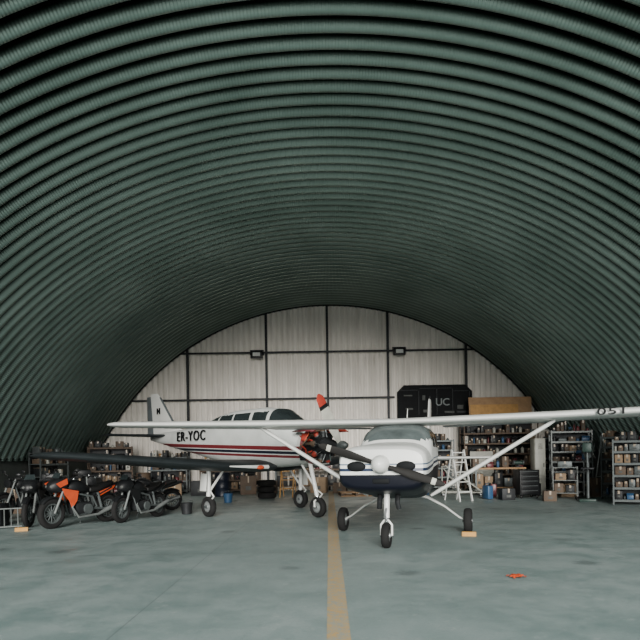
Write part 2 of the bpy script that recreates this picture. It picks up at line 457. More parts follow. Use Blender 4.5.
M().tube([(0,.6,2.02),(0,.75,2.34)],[.012,.005],WHITE,6).obj('antenna',A)
mm=M()
mm.cyl((0,-1.85,.88),(0,-1.93,.46),.045,WHITE,14); mm.cyl((0,-1.93,.48),(0,-1.95,.40),.03,CHROME,12)
mm.tube([(-.085,-1.96,.19),(-.085,-1.95,.36),(-.03,-1.95,.43),(.03,-1.95,.43),(.085,-1.95,.36),(.085,-1.96,.19)],.018,WHITE,8)
mm.tube([(0,-1.92,.62),(0,-2.06,.52),(0,-1.97,.42)],.018,ALU,8)
mm.cyl((-.10,-1.96,.19),(.10,-1.96,.19),.018,STEEL,10)
mm.obj('nose_gear_strut',A)
wheel(A,(0,-1.96,.195),.195,.13)
P=M().lathe((0,-2.40,1.30),(0,-1,0),[(.135,-.03),(.14,0),(.135,.05),(.115,.11),(.09,.155),(.05,.19),(.01,.205)],WHITE,28).obj('propeller_spinner',A)
hub=Vector((0,-2.43,1.30))
blade(P,hub,math.radians(162),.98,.11,BLADE,BLADE,CREAM,.4); blade(P,hub,math.radians(-18),.98,.11,BLADE,BLADE,CREAM,.4)
def finring(z,yle,ch,th,x=0): return [Vector((h*1.0,y,z)) for (h,y) in [(p.z,p.y) for p in airfoil(0,yle,0,ch,th)]]
mm=M(); mm.rings([finring(1.3,4.0,1.5,.08),finring(1.7,4.45,1.05,.09),finring(2.85,5.05,.72,.09),finring(2.92,5.15,.6,.05)],WHITE); fin=mm.obj('tail_fin',A)
M().tube([(0,5.4,2.9),(0,5.42,3.0)],[.02,.015],IRON,8).obj('beacon',fin,label='small dark beacon')
for sx in (-1,1):
    M().rings([airfoil(sx*.05,4.55,1.32,1.0,.09),airfoil(sx*1.7,4.8,1.32,.7,.09),airfoil(sx*1.78,4.95,1.32,.45,.05)],WHITE).obj('horizontal_stabilizer',A)

# ================================================================ LOW-WING AIRPLANE
B=root('airplane','white low-wing light airplane with maroon stripes and exposed engine','airplane',(-1.85,15.55,0),math.radians(45))
WINS=((-.98,-.40),(-.30,.36),(.46,1.06),(1.16,1.66))
def bcls(c):
    zl=2.18+.02*(c.y+1.6)
    if c.z>zl-.03 and -1.84<c.y<-1.08 and abs(c.x)>.025: return 1
    if c.z>zl:
        if abs(c.x)>.30 and c.z<2.54:
            for i,(a,b) in enumerate(WINS):
                if a<c.y<b: return 2+i*2+(1 if c.x>0 else 0)
    return 0
bk=[(-2.0,.44,1.28,1.99,2.3),(-1.85,.47,1.24,2.09,2.6),(-1.5,.50,1.20,2.36,3.0),(-1.08,.52,1.17,2.61,3.2),(-.6,.53,1.16,2.67,3.2),(.5,.52,1.18,2.67,3.2),(1.2,.48,1.26,2.60,3.1),(2.0,.42,1.40,2.44,2.8),(2.8,.35,1.54,2.32,2.5),(3.7,.27,1.68,2.27,2.3),(4.7,.16,1.86,2.24,2.2),(5.5,.05,2.0,2.20,2)]
gm={0:YAKP,1:DGLASS}; gn={0:'fuselage',1:'windshield'}
for i in range(2,12): gm[i]=DGLASS; gn[i]='cabin_window'
split_loft(bk,96,.06,bcls,gm,B,gn)
text('ER-YOC',(-.085,-1,0),(0.02,0,1),(-.415,2.52,2.04),.40,VOID,B,'registration_number',.014,1.08,1.18,.002)
for sx in (-1,1):
    rs=[airfoil(sx*x,y,z,c,t) for x,y,z,c,t in ((.31,-1.15,1.18,2.6,.12),(1.6,-1.0,1.22,2.3,.12),(3.5,-.75,1.37,1.95,.115),(5.1,-.50,1.50,1.6,.11),(5.3,-.35,1.52,1.3,.09),(5.36,-.1,1.53,.8,.05))]
    w=M().rings(rs,GREYW).obj('wing',B,label='dark low wing')
    mm=M(); pts=[]
    for x,y,z in ((.58,-1.135,1.19),(1.0,-1.085,1.20),(1.6,-1.01,1.225)): pts.append((sx*x,y,z))
    mm.tube(pts,[.05,.04,.015],WHITE,8); mm.obj('leading_edge',w,label='white leading edge root fairing')
    M().sphere((sx*.80,-1.12,1.185),(.12,.06,.05),ORANGE,12,8).obj('wing_light',w,label='orange marker at wing root')
    mm=M(); mm.cyl((sx*1.5,0,1.16),(sx*1.5,.02,.5),.055,WHITE,14); mm.cyl((sx*1.5,.02,.52),(sx*1.5,.02,.3),.038,CHROME,12)
    mm.tube([(sx*1.5,-.06,.62),(sx*1.5,-.2,.5),(sx*1.5,-.04,.36)],.02,WHITE,8)
    mm.tube([(sx*1.5,0,.6),(sx*1.05,0,1.14)],.03,WHITE,8)
    mm.cyl((sx*1.42,.02,.25),(sx*1.62,.02,.25),.03,STEEL,10)
    mm.obj('landing_gear_leg',B)
    M().box((sx*1.64,.02,.84),(.02,.26,.42),WHITE,(0,sx*-.08,0),.008).obj('gear_door',B)
    wheel(B,(sx*1.5,.02,.25),.25,.15)
mm=M()
mm.cyl((0,-1.95,1.38),(0,-2.2,.5),.05,WHITE,14); mm.cyl((0,-2.2,.52),(0,-2.22,.38),.035,CHROME,12)
mm.tube([(-.11,-2.23,.24),(-.11,-2.22,.38),(0,-2.22,.45),(.11,-2.22,.38),(.11,-2.23,.24)],.022,WHITE,8)
mm.tube([(0,-2.16,.66),(0,-2.38,.55),(0,-2.24,.42)],.02,WHITE,8)
mm.tube([(0,-2.12,.72),(0,-1.65,1.28)],.028,WHITE,8); mm.cyl((-.13,-2.23,.24),(.13,-2.23,.24),.02,STEEL,8)
mm.obj('nose_gear_strut',B); wheel(B,(0,-2.23,.24),.24,.15)
E=M(); ez=1.66
E.lathe((0,-2.45,ez),(0,-1,0),[(.02,-.45),(.22,-.42),(.24,-.1),(.2,.12),(.14,.25),(.10,.42),(.06,.62)],IRON,24)
for i in range(9):
    a=2*pi*i/9+.2; d=Vector((math.cos(a),0,math.sin(a))); c=Vector((0,-2.45,ez))
    E.tube([c+d*.16,c+d*.34],.07,STEEL,12)
    for k in range(6): E.tube([c+d*(.19+k*.024),c+d*(.20+k*.024)],.095,IRON,14)
    E.tube([c+d*.34,c+d*.40],[.07,.05],RED if i%2 else DWOOD,12)
    E.tube([c+d*.2+Vector((0,-.12,0)),c+d*.38+Vector((0,-.08,0))],.014,CHROME,6)
    E.tube([c+d*.37+Vector((0,.05,0)),c+d*.36+Vector((0,.2,0)),c+d*.22+Vector((0,.38,0))],.03,DWOOD,8)
eng=E.obj('engine',B,label='uncowled radial engine with red and steel parts')
mm=M(); mm.lathe((0,-2.08,ez),(0,-1,0),[(.38,-.02),(.41,0),(.38,.05),(.34,.05),(.34,-.02)],MAROON,32,closed=True)
for sx in (-1,1):
    for z in (1.45,1.9): mm.tube([(sx*.32,-1.98,z),(sx*.2,-2.3,ez+(z-ez)*.5)],.02,RED,8)
mm.obj('engine_mount',eng,label='red tubular engine mount')
M().box((-.30,-2.16,1.86),(.16,.14,.18),RED,(0,.2,.3),.02).obj('air_filter',eng,label='red box air filter')
M().cyl((.22,-2.2,1.9),(.30,-2.05,2.0),.08,STEEL,14).obj('starter_motor',eng)
M().box((-.34,-2.12,1.45),(.12,.16,.22),IRON,(0,-.2,.1),.02).obj('oil_tank',eng)
for k,(x1_,z1_,x2_,z2_,m_) in enumerate(((-.38,1.55,-.20,2.0,BLACK),(-.10,2.05,-.38,1.75,ORANGE),(.1,2.05,.35,1.7,BLACK),(-.4,1.7,-.3,1.35,RED),(-.2,1.30,-.42,1.5,STEEL),(-.45,1.62,-.15,1.9,DWOOD))):
    M().tube([(x1_,-2.1,z1_),((x1_+x2_)/2-.08,-2.3,(z1_+z2_)/2+.06),(x2_,-2.2,z2_)],.018,m_,8).obj('engine_hose',eng)
for sx in (-1,1):
    mm=M(); rs=[]
    for a in (-.1,.2,.5,.8): rs.append([Vector((sx*(.36+.30*math.sin(a)),y,1.98+.28*math.cos(a)*.6-.1)) for y in (-2.7,-2.0)])
    vs=[p for r in rs for p in r]; mm.add(vs,[(0,1,3,2),(2,3,5,4),(4,5,7,6)],MAROON if sx<0 else RED)
    co=mm.obj('engine_cover',B,label='raised maroon engine cover panel' if sx<0 else 'raised red engine cover panel'); sm=co.modifiers.new('s','SOLIDIFY'); sm.thickness=.015
P=M().lathe((0,-3.02,ez),(0,-1,0),[(.10,-.06),(.11,0),(.10,.08),(.06,.16),(.01,.19)],STEEL,20).obj('propeller_hub',B)
hub=Vector((0,-3.0,ez))
blade(P,hub,math.radians(122),1.30,.24,CREAM,RED,BLACK,.3,10); blade(P,hub,math.radians(-58),1.30,.20,IRON,RED,BLACK,.3,10)
mm=M()
mm.rings([finring(2.15,3.25,2.2,.045),finring(2.42,4.0,1.40,.06),finring(3.38,4.92,.62,.07),finring(3.50,5.10,.40,.04)],WHITE); fin=mm.obj('tail_fin',B)
mm=M(); mm.rings([finring(2.12,5.34,.40,.08),finring(3.42,5.50,.26,.08)],FADED); mm.obj('rudder',B,label='faded slate rudder along the fin trailing edge')
M().rings([finring(2.44,3.98,.30,.16),finring(3.36,4.86,.16,.24)],FADED).obj('fin_leading_edge',fin,label='slate painted leading edge of the fin')
mm=M(); ox,oy,oz=-.050,4.95,2.92
for dy in (-.07,.07): mm.box((ox,oy+dy,oz),(.016,.06,.19),VOID)
mm.box((ox,oy,oz),(.014,.12,.08),VOID)
mm.obj('tail_emblem',fin,label='small dark blocky emblem')
for sx in (-1,1):
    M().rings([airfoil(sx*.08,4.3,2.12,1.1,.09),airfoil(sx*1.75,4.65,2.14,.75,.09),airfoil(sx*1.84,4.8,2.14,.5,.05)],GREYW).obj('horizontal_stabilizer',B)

# ================================================================ MOTORCYCLES
def motorcycle(loc,rot,paint,label,fairing=True,scale=1.,tank=None,case=False,accent=None):
    tank=tank or paint; has=accent is not None; accent=accent or paint
    r=root('motorcycle',label,'motorcycle',loc,rot); r.scale=(scale,)*3
    yf,yr,R=-.74,.70,.32
    wheel(r,(0,yf,R),R,.12,12,hubm=STEEL); wheel(r,(0,yr,R),R,.16,12,hubm=STEEL)
    mm=M()
    for sx in (-.12,.12):
        mm.tube([(sx*.5,-.42,.86),(sx,-.25,.72),(sx,.2,.62),(sx,.32,.40),(sx,.1,.25),(sx,-.25,.24),(sx*.5,-.42,.80)],.022,STEEL,8)
        mm.tube([(sx,.30,.62),(sx,.75,.80)],.018,IRON,8)
        mm.tube([(sx,.25,.36),(sx,.70,.31)],.030,STEEL,8)
        mm.tube([(sx,.45,.36),(sx,.35,.70)],.030,STEEL,8)
    mm.obj('frame',r)
    mm=M(); mm.box((0,-.02,.38),(.30,.44,.26),IRON,bev=.05); mm.cyl((-.19,.05,.36),(.19,.05,.36),.11,STEEL,20)
    mm.cyl((0,-.08,.46),(0,-.20,.70),.10,STEEL,14)
    for k in range(6):
        p=Vector((0,-.08,.50)).lerp(Vector((0,-.20,.70)),k/5); mm.tube([p,p+Vector((0,-.005,.012))],.13,IRON,14)
    mm.obj('engine',r)
    mm=M(); rs=[sring(y,hw,zb,zt,2.4,24) for y,hw,zb,zt in ((-.42,.06,.76,.87),(-.36,.13,.72,.96),(-.2,.17,.70,1.01),(0,.155,.70,.97),(.14,.11,.70,.87),(.19,.06,.73,.82))]
    mm.rings(rs,tank); tk=mm.obj('fuel_tank',r); M().cyl((0,-.18,1.0),(0,-.18,1.03),.035,CHROME,14).obj('fuel_cap',tk)
    mm=M(); rs=[sring(y,hw,zb,zt,3,20) for y,hw,zb,zt in ((.12,.08,.73,.80),(.16,.13,.71,.83),(.35,.14,.71,.83),(.55,.12,.75,.91),(.82,.08,.85,.95),(.88,.04,.87,.92))]
    mm.rings(rs,LEATHER); mm.obj('seat',r)
    mm=M(); rs=[sring(y,hw,zb,zt,2.5,16) for y,hw,zb,zt in ((.3,.10,.62,.72),(.5,.11,.66,.77),(.8,.09,.74,.85),(1.02,.05,.83,.91))]
    mm.rings(rs,tank); tl=mm.obj('tail_cover',r); M().box((0,1.03,.87),(.10,.03,.05),MAROON,bev=.01).obj('tail_light',tl)
    mm=M()
    for sx in (-.10,.10):
        mm.tube([(sx,yf,R),(sx,-.60,.62),(sx,-.44,.98)],[.028,.026,.022],RACK,10)
    mm.box((0,-.46,.92),(.24,.08,.03),STEEL,bev=.01); mm.obj('front_fork',r)
    mm=M(); mm.tube([(-.38,-.30,1.06),(-.28,-.34,1.07),(-.1,-.45,1.0),(.1,-.45,1.0),(.28,-.34,1.07),(.38,-.30,1.06)],.014,BLACK,8)
    for sx in (-1,1):
        mm.cyl((sx*.28,-.34,1.07),(sx*.40,-.29,1.06),.022,RUBBER,10)
        mm.tube([(sx*.24,-.37,1.06),(sx*.30,-.42,1.15)],.006,BLACK,6); mm.sphere((sx*.31,-.42,1.16),(.06,.015,.035),BLACK,12,6)
    mm.obj('handlebar',r)
    for (c,wr,a0_,a1_,pm) in (((0,yf,R),.075,math.radians(30),math.radians(140),tank),((0,yr,R),.09,math.radians(45),math.radians(140),BLACK)):
        mm=M(); rs=[]
        for i in range(11):
            a=a0_+(a1_-a0_)*i/10
            rs.append([Vector((x,c[1]+(R+.03+dz)*math.cos(a),c[2]+(R+.03+dz)*math.sin(a))) for x,dz in ((-wr,-.03),(-wr*.6,.012),(wr*.6,.012),(wr,-.03),(wr*.6,.004),(-wr*.6,.004))])
        mm.rings(rs,pm); mm.obj('fender',r)
    mm=M(); mm.tube([(.1,-.22,.62),(.17,-.36,.42),(.17,-.2,.2),(.19,.3,.22),(.20,.5,.30),(.20,.9,.42)],[.022,.022,.024,.03,.05,.05],RACK,12); mm.obj('exhaust_pipe',r)
    if fairing:
        mm=M(); rs=[sring(y,hw,zb,zt,2.4,24) for y,hw,zb,zt in ((-.82,.04,.82,.90),(-.78,.11,.78,.97),(-.66,.17,.74,1.05),(-.50,.19,.76,1.08),(-.44,.15,.80,1.04))]
        mm.rings(rs,paint); f=mm.obj('fairing',r)
        for sx in (-1,1):
            M().sphere((sx*.065,-.785,.88),(.05,.03,.035),DIMW,14,8).obj('headlight',f)
            M().prism([(-.60,.84),(-.20,.76),(-.24,.56),(-.36,.40),(-.42,.56),(-.54,.70)],(0,1,0),(0,0,1),(sx*.165,0,0),.02,accent if has else tank).obj('side_panel',r)
            if has:
                M().prism([(.35,.70),(.85,.84),(.80,.77),(.42,.62)],(0,1,0),(0,0,1),(sx*.118,0,0),.012,accent).obj('accent_panel',r,label='orange-red accent panel')
                M().prism([(-.76,.94),(-.50,1.04),(-.48,.93),(-.66,.86)],(0,1,0),(0,0,1),(sx*.185,0,0),.02,accent).obj('fairing_panel',f,label='orange-red fairing panel')
        M().prism([(-.12,0),(.12,0),(.09,.13),(-.09,.13)],(1,0,0),(0,.5,.86),(0,-.64,1.05),.008,DGLASS).obj('windscreen',r)
    else:
        M().lathe((0,-.54,.88),(0,-1,0),[(.03,-.08),(.095,-.04),(.11,.04),(.11,.06),(.02,.075)],BLACK,20).obj('headlight',r)
    if case:
        M().box((0,.80,1.05),(.36,.30,.20),BLACK,bev=.05).obj('top_case',r)
        for sx in (-1,1): M().box((sx*.26,.55,.60),(.13,.42,.28),BLACK,bev=.05).obj('side_case',r)
    M().tube([(-.1,.1,.26),(-.24,.16,.02)],.012,STEEL,6).obj('side_stand',r)
    return r
motorcycle((-5.45,13.15,0),math.radians(-28),BLACK,'black sport motorcycle with small orange-red panels',True,1.0,BLACK,False,ORANGE)
motorcycle((-6.55,13.55,0),math.radians(8),BLACK,'black touring motorcycle with luggage cases',True,.97,None,True)
motorcycle((-4.45,14.1,0),math.radians(-20),BLACK,'black motorcycle with faired front parked under the wing',True,.92)
motorcycle((-4.9,16.2,0),math.radians(-60),BLACK,'low black naked motorcycle parked behind the wing',False,.9,None)
motorcycle((-7.6,15.1,0),math.radians(-20),BLACK,'black naked motorcycle near the stem wall',False)
motorcycle((-6.35,15.8,0),math.radians(30),MAROON,'dark motorcycle with luggage cases standing behind others',False,1.,BLACK,True)

# ================================================================ CLUTTER KIT
def cardboard_box(loc,sz,rot=0.,grp=None,m=CARD,lab='brown cardboard box sealed with tape'):
    x,y,z=sz; mm=M(); mm.box((0,0,z/2),(x,y,z),m,bev=.008)
    mm.box((0,0,z+.001),(.05,y*1.004,.004),TAPE); mm.box((0,-y/2-.001,z*.82),(.05,.004,z*.34),TAPE)
    mm.box((0,-y/2-.002,z*.35),(x*.35,.003,z*.22),DIMW)
    if m in (STEEL,IRON,BLACK): lab='dark storage box with a small label'
    elif m is CREAM: lab='pale storage carton with a label'
    elif m is DWOOD: lab='dark brown storage box with a label'
    return mm.obj('cardboard_box' if m in (CARD,CREAM,DWOOD) else 'storage_box',label=lab,cat='box',loc=loc,rot=rot,group=grp)
def can(loc,r,h,m,grp=None,lab='round paint can with wire handle'):
    mm=M(); mm.lathe((0,0,0),(0,0,1),[(r*.95,0),(r,.01),(r*.97,.02),(r*.97,h-.02),(r,h-.01),(r*.93,h),(r*.85,h-.008)],m,20)
    mm.tube([(-r,0,h*.8),(-r*.8,0,h*1.15),(0,0,h*1.3),(r*.8,0,h*1.15),(r,0,h*.8)],.004,STEEL,5)
    return mm.obj('paint_can',label=lab,cat='can',loc=loc,group=grp)
def bottle(loc,r,h,m,grp=None):
    mm=M(); mm.lathe((0,0,0),(0,0,1),[(r*.9,0),(r,.01),(r,h*.62),(r*.8,h*.72),(r*.3,h*.82),(r*.3,h*.9)],m,16); mm.cyl((0,0,h*.88),(0,0,h),r*.38,BLACK,12)
    return mm.obj('bottle',label='plastic oil bottle with black cap',cat='bottle',loc=loc,group=grp)
def toolbox(loc,sz,m,rot=0.,grp=None):
    x,y,z=sz; r=root('toolbox','metal toolbox with folding handle','toolbox',loc,rot,grp)
    M().box((0,0,z*.35),(x,y,z*.7),m,bev=.01).obj('toolbox_body',r)
    M().prism([(-y/2,0),(y/2,0),(y*.3,z*.28),(-y*.3,z*.28)],(0,1,0),(0,0,1),(0,0,z*.72),x*.99,m).obj('lid',r)
    mm=M(); mm.tube([(-x*.25,0,z*.98),(-x*.25,0,z*1.15),(x*.25,0,z*1.15),(x*.25,0,z*.98)],.01,BLACK,6); mm.obj('handle',r)
    return r
def jerry(loc,m,rot=0.,s=1.,grp=None):
    mm=M(); mm.box((0,0,.2*s),(.17*s,.32*s,.38*s),m,bev=.03*s); mm.cyl((0,-.10*s,.38*s),(0,-.13*s,.45*s),.03*s,BLACK,12)
    mm.tube([(0,-.03*s,.38*s),(0,-.01*s,.44*s),(0,.10*s,.44*s),(0,.12*s,.38*s)],.012*s,m,8)
    return mm.obj('jerry_can',label='plastic fuel canister with handle',cat='canister',loc=loc,rot=rot,group=grp)
def tire(loc,R=.32,w=.2,rot=(0,0,0)):
    ri=R*.58
    mm=M(); mm.lathe((0,0,0),(0,0,1),[(ri,-w*.36),(R*.75,-w*.5),(R*.92,-w*.42),(R,-w*.2),(R,w*.2),(R*.92,w*.42),(R*.75,w*.5),(ri,w*.36),(ri+.01,0)],RUBBER,28,closed=True)
    return mm.obj('tire',label='spare black rubber tire',cat='tire',loc=loc,rot=rot)
def machine(p,ww,rot,grp,rnd):
    m=rnd.choice([MAROON,BLUE,GREEN,IRON,YELLOW]); s=ww/.26
    mm=M(); mm.box((0,0,.03*s),(.09*s,.09*s,.05*s),BLACK,bev=.01*s); mm.tube([(0,0,.05*s),(.01*s,0,.16*s)],.022*s,m,10)
    mm.cyl((-.06*s,0,.19*s),(.08*s,0,.19*s),.04*s,m,14); mm.cyl((.08*s,0,.19*s),(.12*s,0,.19*s),.022*s,IRON,12)
    return mm.obj('power_drill',label='cordless power drill standing on its battery',cat='drill',loc=p,rot=rot,group=grp)
def shelf_unit(loc,w,d,h,levels,m,rot=0.,fill=True,label='grey metal shelving unit crowded with workshop supplies',shm=None,seed=1,name='shelving_unit',grp='supplies on the shelving unit',toplimit=.4,emptytop=False,back=True):
    r=root(name,label,'shelf',loc,rot)
    for sx in (-1,1):
        for sy in (-1,1):
            mm=M(); mm.box((sx*(w/2-.02),sy*(d/2-.02),h/2),(.04,.04,h),m); mm.obj('post',r)
    if back: M().box((0,d/2-.01,h/2+.02),(w-.09,.012,h-.06),IRON).obj('back_panel',r,label='dark back panel')
    for z in levels: 
        mm=M(); mm.box((0,0,z),(w-.005,d-.03,.03),shm or m); mm.box((0,-d/2+.005,z-.02),(w-.08,.01,.05),m); mm.obj('shelf_board',r)
    if fill:
        rnd=random.Random(seed); R=Matrix.Rotation(rot,3,'Z')
        for zi,z in enumerate(levels):
            if emptytop and zi==len(levels)-1: break
            gap=(levels[zi+1]-z-.08) if zi+1<len(levels) else toplimit
            x=-w/2+.05
            while x<w/2-.12:
                ww=rnd.uniform(.07,.30); ww=min(ww,w/2-.05-x)
                if ww<.07: break
                hh=min(gap-.02,rnd.uniform(.10,.46)); c=Vector((x+ww/2,rnd.uniform(-.06,.02),z+.016)); p=R@c+Vector(loc)
                k=rnd.random()
                if k<.44: cardboard_box(p,(ww*.90,min(d*.6,.3),hh),rot+rnd.uniform(-.03,.03),grp,rnd.choice([CARD,IRON,DWOOD,STEEL,BLACK,IRON,DWOOD,BLACK,CREAM]))
                elif k<.56: can(p,min(ww*.42,.1),min(hh,.28)*.7,rnd.choice([STEEL,BLUE,MAROON,STEEL,BLACK,CREAM]),grp)
                elif k<.72: bottle(p,min(ww*.38,.06),min(hh,.3)*.9,rnd.choice([BLUE,IRON,STEEL,BLACK,MAROON,CREAM]),grp)
                elif k<.84 and ww>.18 and gap>.26: machine(p,min(ww*.85,.20),rot+rnd.uniform(-.1,.1),grp,rnd)
                elif k<.92 and ww>.18: toolbox(p,(ww*.9,.2,min(hh,.3)*.7),rnd.choice([MAROON,BLUE,STEEL,BLACK]),rot,grp)
                else: cardboard_box(p,(ww*.8,.25,hh*.6),rot+.03,grp,DWOOD)
                x+=ww+rnd.uniform(.0,.02)
    return r
shelf_unit((8.05,20.0,0),1.3,.5,2.15,(.12,.45,.78,1.11,1.44,1.77,2.1),RACK,math.radians(-12),seed=3,label='open metal shelving unit crowded with workshop supplies')
shelf_unit((8.7,17.8,0),1.1,.45,1.9,(.12,.48,.84,1.2,1.56,1.85),STEEL,math.radians(-50),seed=21,label='dark metal shelving unit crowded with small parts',grp='small parts on dark shelving',toplimit=.2)
shelf_unit((8.15,16.1,0),1.0,.45,1.75,(.12,.45,.78,1.1,1.42,1.7),STEEL,math.radians(-25),seed=29,label='dark metal rack holding mixed parts',grp='mixed parts on the dark rack',toplimit=.25)
shelf_unit((8.45,22.0,0),1.1,.45,2.0,(.12,.48,.84,1.2,1.56,1.95),STEEL,math.radians(-15),seed=31,label='grey metal shelving unit behind the stepladder',grp='supplies on the rear shelving',toplimit=.25)
shelf_unit((6.7,23.7,0),2.9,.8,2.75,(.12,.6,1.0,1.4,1.8,2.2,2.7),DWOOD,0,seed=5,label='tall timber storage rack stacked with boxes',name='storage_rack',grp='boxes on the timber rack',emptytop=True)
shelf_unit((3.9,24.2,0),2.2,.6,2.0,(.12,.5,.86,1.22,1.58,1.95),STEEL,0,seed=8,grp='supplies on the low rack')
shelf_unit((-4.0,24.3,0),2.4,.5,1.3,(.12,.5,.88,1.25),DWOOD,0,seed=41,label='low dark timber shelving against the end wall',grp='supplies on the low timber shelving',toplimit=.35)
shelf_unit((-6.5,24.3,0),1.6,.5,1.5,(.12,.5,.95,1.45),STEEL,0,seed=43,label='low grey metal shelving against the end wall',grp='supplies on the low metal shelving',toplimit=.3)
M().box((6.85,23.9,3.20),(2.5,.03,.92),WOOD,(math.radians(-8),0,0)).box((6.6,23.84,3.05),(1.9,.025,.62),YELLOW,(math.radians(-8),0,0)).obj('plywood_sheet',label='pale plywood sheets standing on the timber rack',cat='plywood')
M().box((5.85,22.95,.75),(.9,.03,1.5),CREAM,(math.radians(-6),0,.1)).obj('board',label='pale board leaning against the rack',cat='board')
r=root('locker','narrow white metal locker beside the shelving','locker',(7.1,20.4,0))
M().box((0,0,.95),(.36,.45,1.9),CREAM,bev=.01).obj('locker_body',r)
dd=M().box((0,-.235,.95),(.32,.02,1.8),CREAM,bev=.005).obj('locker_door',r)
mm=M(); mm.box((.11,-.25,1.0),(.02,.03,.14),BLACK)
for k in range(5): mm.box((0,-.246,1.55+k*.04),(.16,.005,.012),BLACK)
mm.obj('handle',dd)
def bench(loc,w,d,h,top,legm,rot=0.,label='wooden topped workbench with metal legs'):
    r=root('workbench',label,'workbench',loc,rot)
    M().box((0,0,h-.03),(w,d,.06),top,bev=.008).obj('bench_top',r)
    for sx in (-1,1):
        for sy in (-1,1): M().box((sx*(w/2-.06),sy*(d/2-.06),(h-.06)/2),(.06,.06,h-.06),legm).obj('leg',r)
    M().box((0,0,.22),(w-.1,d-.1,.03),top).obj('lower_shelf',r)
    return r
bench((5.95,21.2,0),1.8,.7,.92,WOOD,STEEL)
rb=random.Random(99)
for i in range(7):
    x=5.15+i*.26
    k=i%4; g='things on the wooden workbench'
    if k==0: cardboard_box((x,21.2,.921),(.22,.3,random.uniform(.25,.45)),.0,g,DWOOD)
    elif k==1: machine((x,21.15,.921),.20,.2,g,rb)
    elif k==2: toolbox((x,21.2,.921),(.22,.2,.2),random.choice([MAROON,BLUE]),0,g)
    else: bottle((x,21.1,.921),.05,.28,random.choice([CREAM,BLUE]),g)
for i in range(5):
    cardboard_box((5.25+i*.34,21.2,.236),(.28,.4,random.uniform(.3,.5)),0,'boxes under the workbench',random.choice([CARD,IRON,DWOOD,STEEL]))
r=root('bench_grinder','dark double-wheel bench grinder on the wooden bench','grinder',(6.6,20.94,.92))
M().box((0,0,.02),(.2,.16,.04),IRON,bev=.01).cyl((0,0,.04),(0,0,.14),.04,IRON,12).cyl((-.13,0,.16),(.13,0,.16),.07,GREEN,18).obj('grinder_body',r)
for sx in (-1,1): M().cyl((sx*.15,0,.16),(sx*.18,0,.16),.09,STEEL,22).obj('grinding_wheel',r)
r=root('drill_press','floor standing pillar drill press in dark green','drill press',(7.45,17.3,0),math.radians(-25))
M().box((0,0,.04),(.45,.6,.08),GREEN,bev=.02).obj('base_plate',r)
M().cyl((0,.1,.08),(0,.1,1.6),.045,STEEL,16).obj('column',r)
M().box((0,-.1,.95),(.35,.4,.05),IRON,bev=.01).obj('work_table',r)
mm=M(); mm.box((0,-.02,1.55),(.26,.6,.28),GREEN,bev=.05); mm.cyl((0,.25,1.25),(0,.25,1.6),.1,STEEL,18); mm.cyl((0,-.18,1.42),(0,-.18,1.12),.035,STEEL,12)
hd=mm.obj('drill_head',r)
mm=M()
for k in range(3):
    a=2*pi*k/3; mm.tube([(.14,-.15,1.45),(.2,-.15+.22*math.cos(a),1.45+.22*math.sin(a))],.01,CHROME,6); mm.sphere((.2,-.15+.22*math.cos(a),1.45+.22*math.sin(a)),(.025,)*3,BLACK,8,6)
mm.obj('feed_handle',hd)
r=root('pedestal_fan','tall pedestal fan with round wire guard','fan',(7.85,18.5,0),math.radians(-25))
M().lathe((0,0,0),(0,0,1),[(.25,0),(.25,.02),(.06,.05),(.02,.08)],BLACK,24).obj('base',r)
M().cyl((0,0,.05),(0,0,1.35),.02,STEEL,10).obj('pole',r)
mm=M()
for yy in (-.16,-.02): mm.lathe((0,yy,1.42),(0,1,0),[(.26,-.006),(.268,0),(.26,.006),(.252,0)],STEEL,30,closed=True)
for k in range(20):
    a=2*pi*k/20; mm.tube([(.04*math.cos(a),-.19,1.42+.04*math.sin(a)),(.26*math.cos(a),-.16,1.42+.26*math.sin(a)),(.26*math.cos(a),-.02,1.42+.26*math.sin(a))],.004,STEEL,4)
mm.obj('fan_guard',r)
mm=M()
for k in range(4):
    a=pi/2*k; mm.box((.12*math.cos(a),-.1,1.42+.12*math.sin(a)),(.2,.01,.1),BLUE,(.5,-a,0))
mm.cyl((0,-.14,1.42),(0,.12,1.42),.06,BLACK,14); mm.obj('fan_blades',r)
def stepladder(loc,h,w,m,rot=0.,steps=6,label='white metal folding stepladder'):
    r=root('stepladder',label,'ladder',loc,rot); sp=h*.28
    mm=M()
    for sx in (-1,1): mm.box((sx*w/2,-sp/2,h/2),(.03,.06,h*1.03),m,(-math.atan(sp/h),0,0))
    mm.obj('front_rail',r)
    for k in range(steps):
        z=h*(k+1)/(steps+.3); M().box((0,-sp*(1-z/h),z),(w,.1,.025),m).obj('step',r)
    mm=M()
    for sx in (-1,1): mm.box((sx*w/2,sp/2,h/2),(.025,.04,h*1.03),m,(math.atan(sp/h),0,0))
    for k in (.3,.7): mm.box((0,sp*(1-k)*.98,h*k),(w,.02,.02),m)
    mm.obj('rear_rail',r)
    return r
stepladder((9.05,19.4,0),2.0,.45,WHITE,math.radians(5))
stepladder((3.9,18.2,0),1.55,.42,WHITE,math.radians(20),5,'slim white metal folding stepladder')
stepladder((-1.45,21.0,0),1.0,.45,YELLOW,math.radians(-10),3,'low yellow wooden step stool')
r=root('rolling_stairs','grey tubular rolling access stairs','stairs',(4.5,20.4,0),math.radians(80))
for k in range(5):
    M().box((0,-.55+k*.27,.2+k*.2),(.6,.24,.03),RACK).obj('step',r)
mm=M()
for sx in (-.31,.31):
    mm.tube([(sx,-.68,.12),(sx,.55,1.03)],.022,CREAM,8); mm.tube([(sx,.66,.1),(sx,.66,1.0)],.022,CREAM,8); mm.tube([(sx,-.68,.12),(sx,.66,.12)],.022,CREAM,8)
    mm.tube([(sx,0,.12),(sx,.62,.95)],.015,CREAM,8)
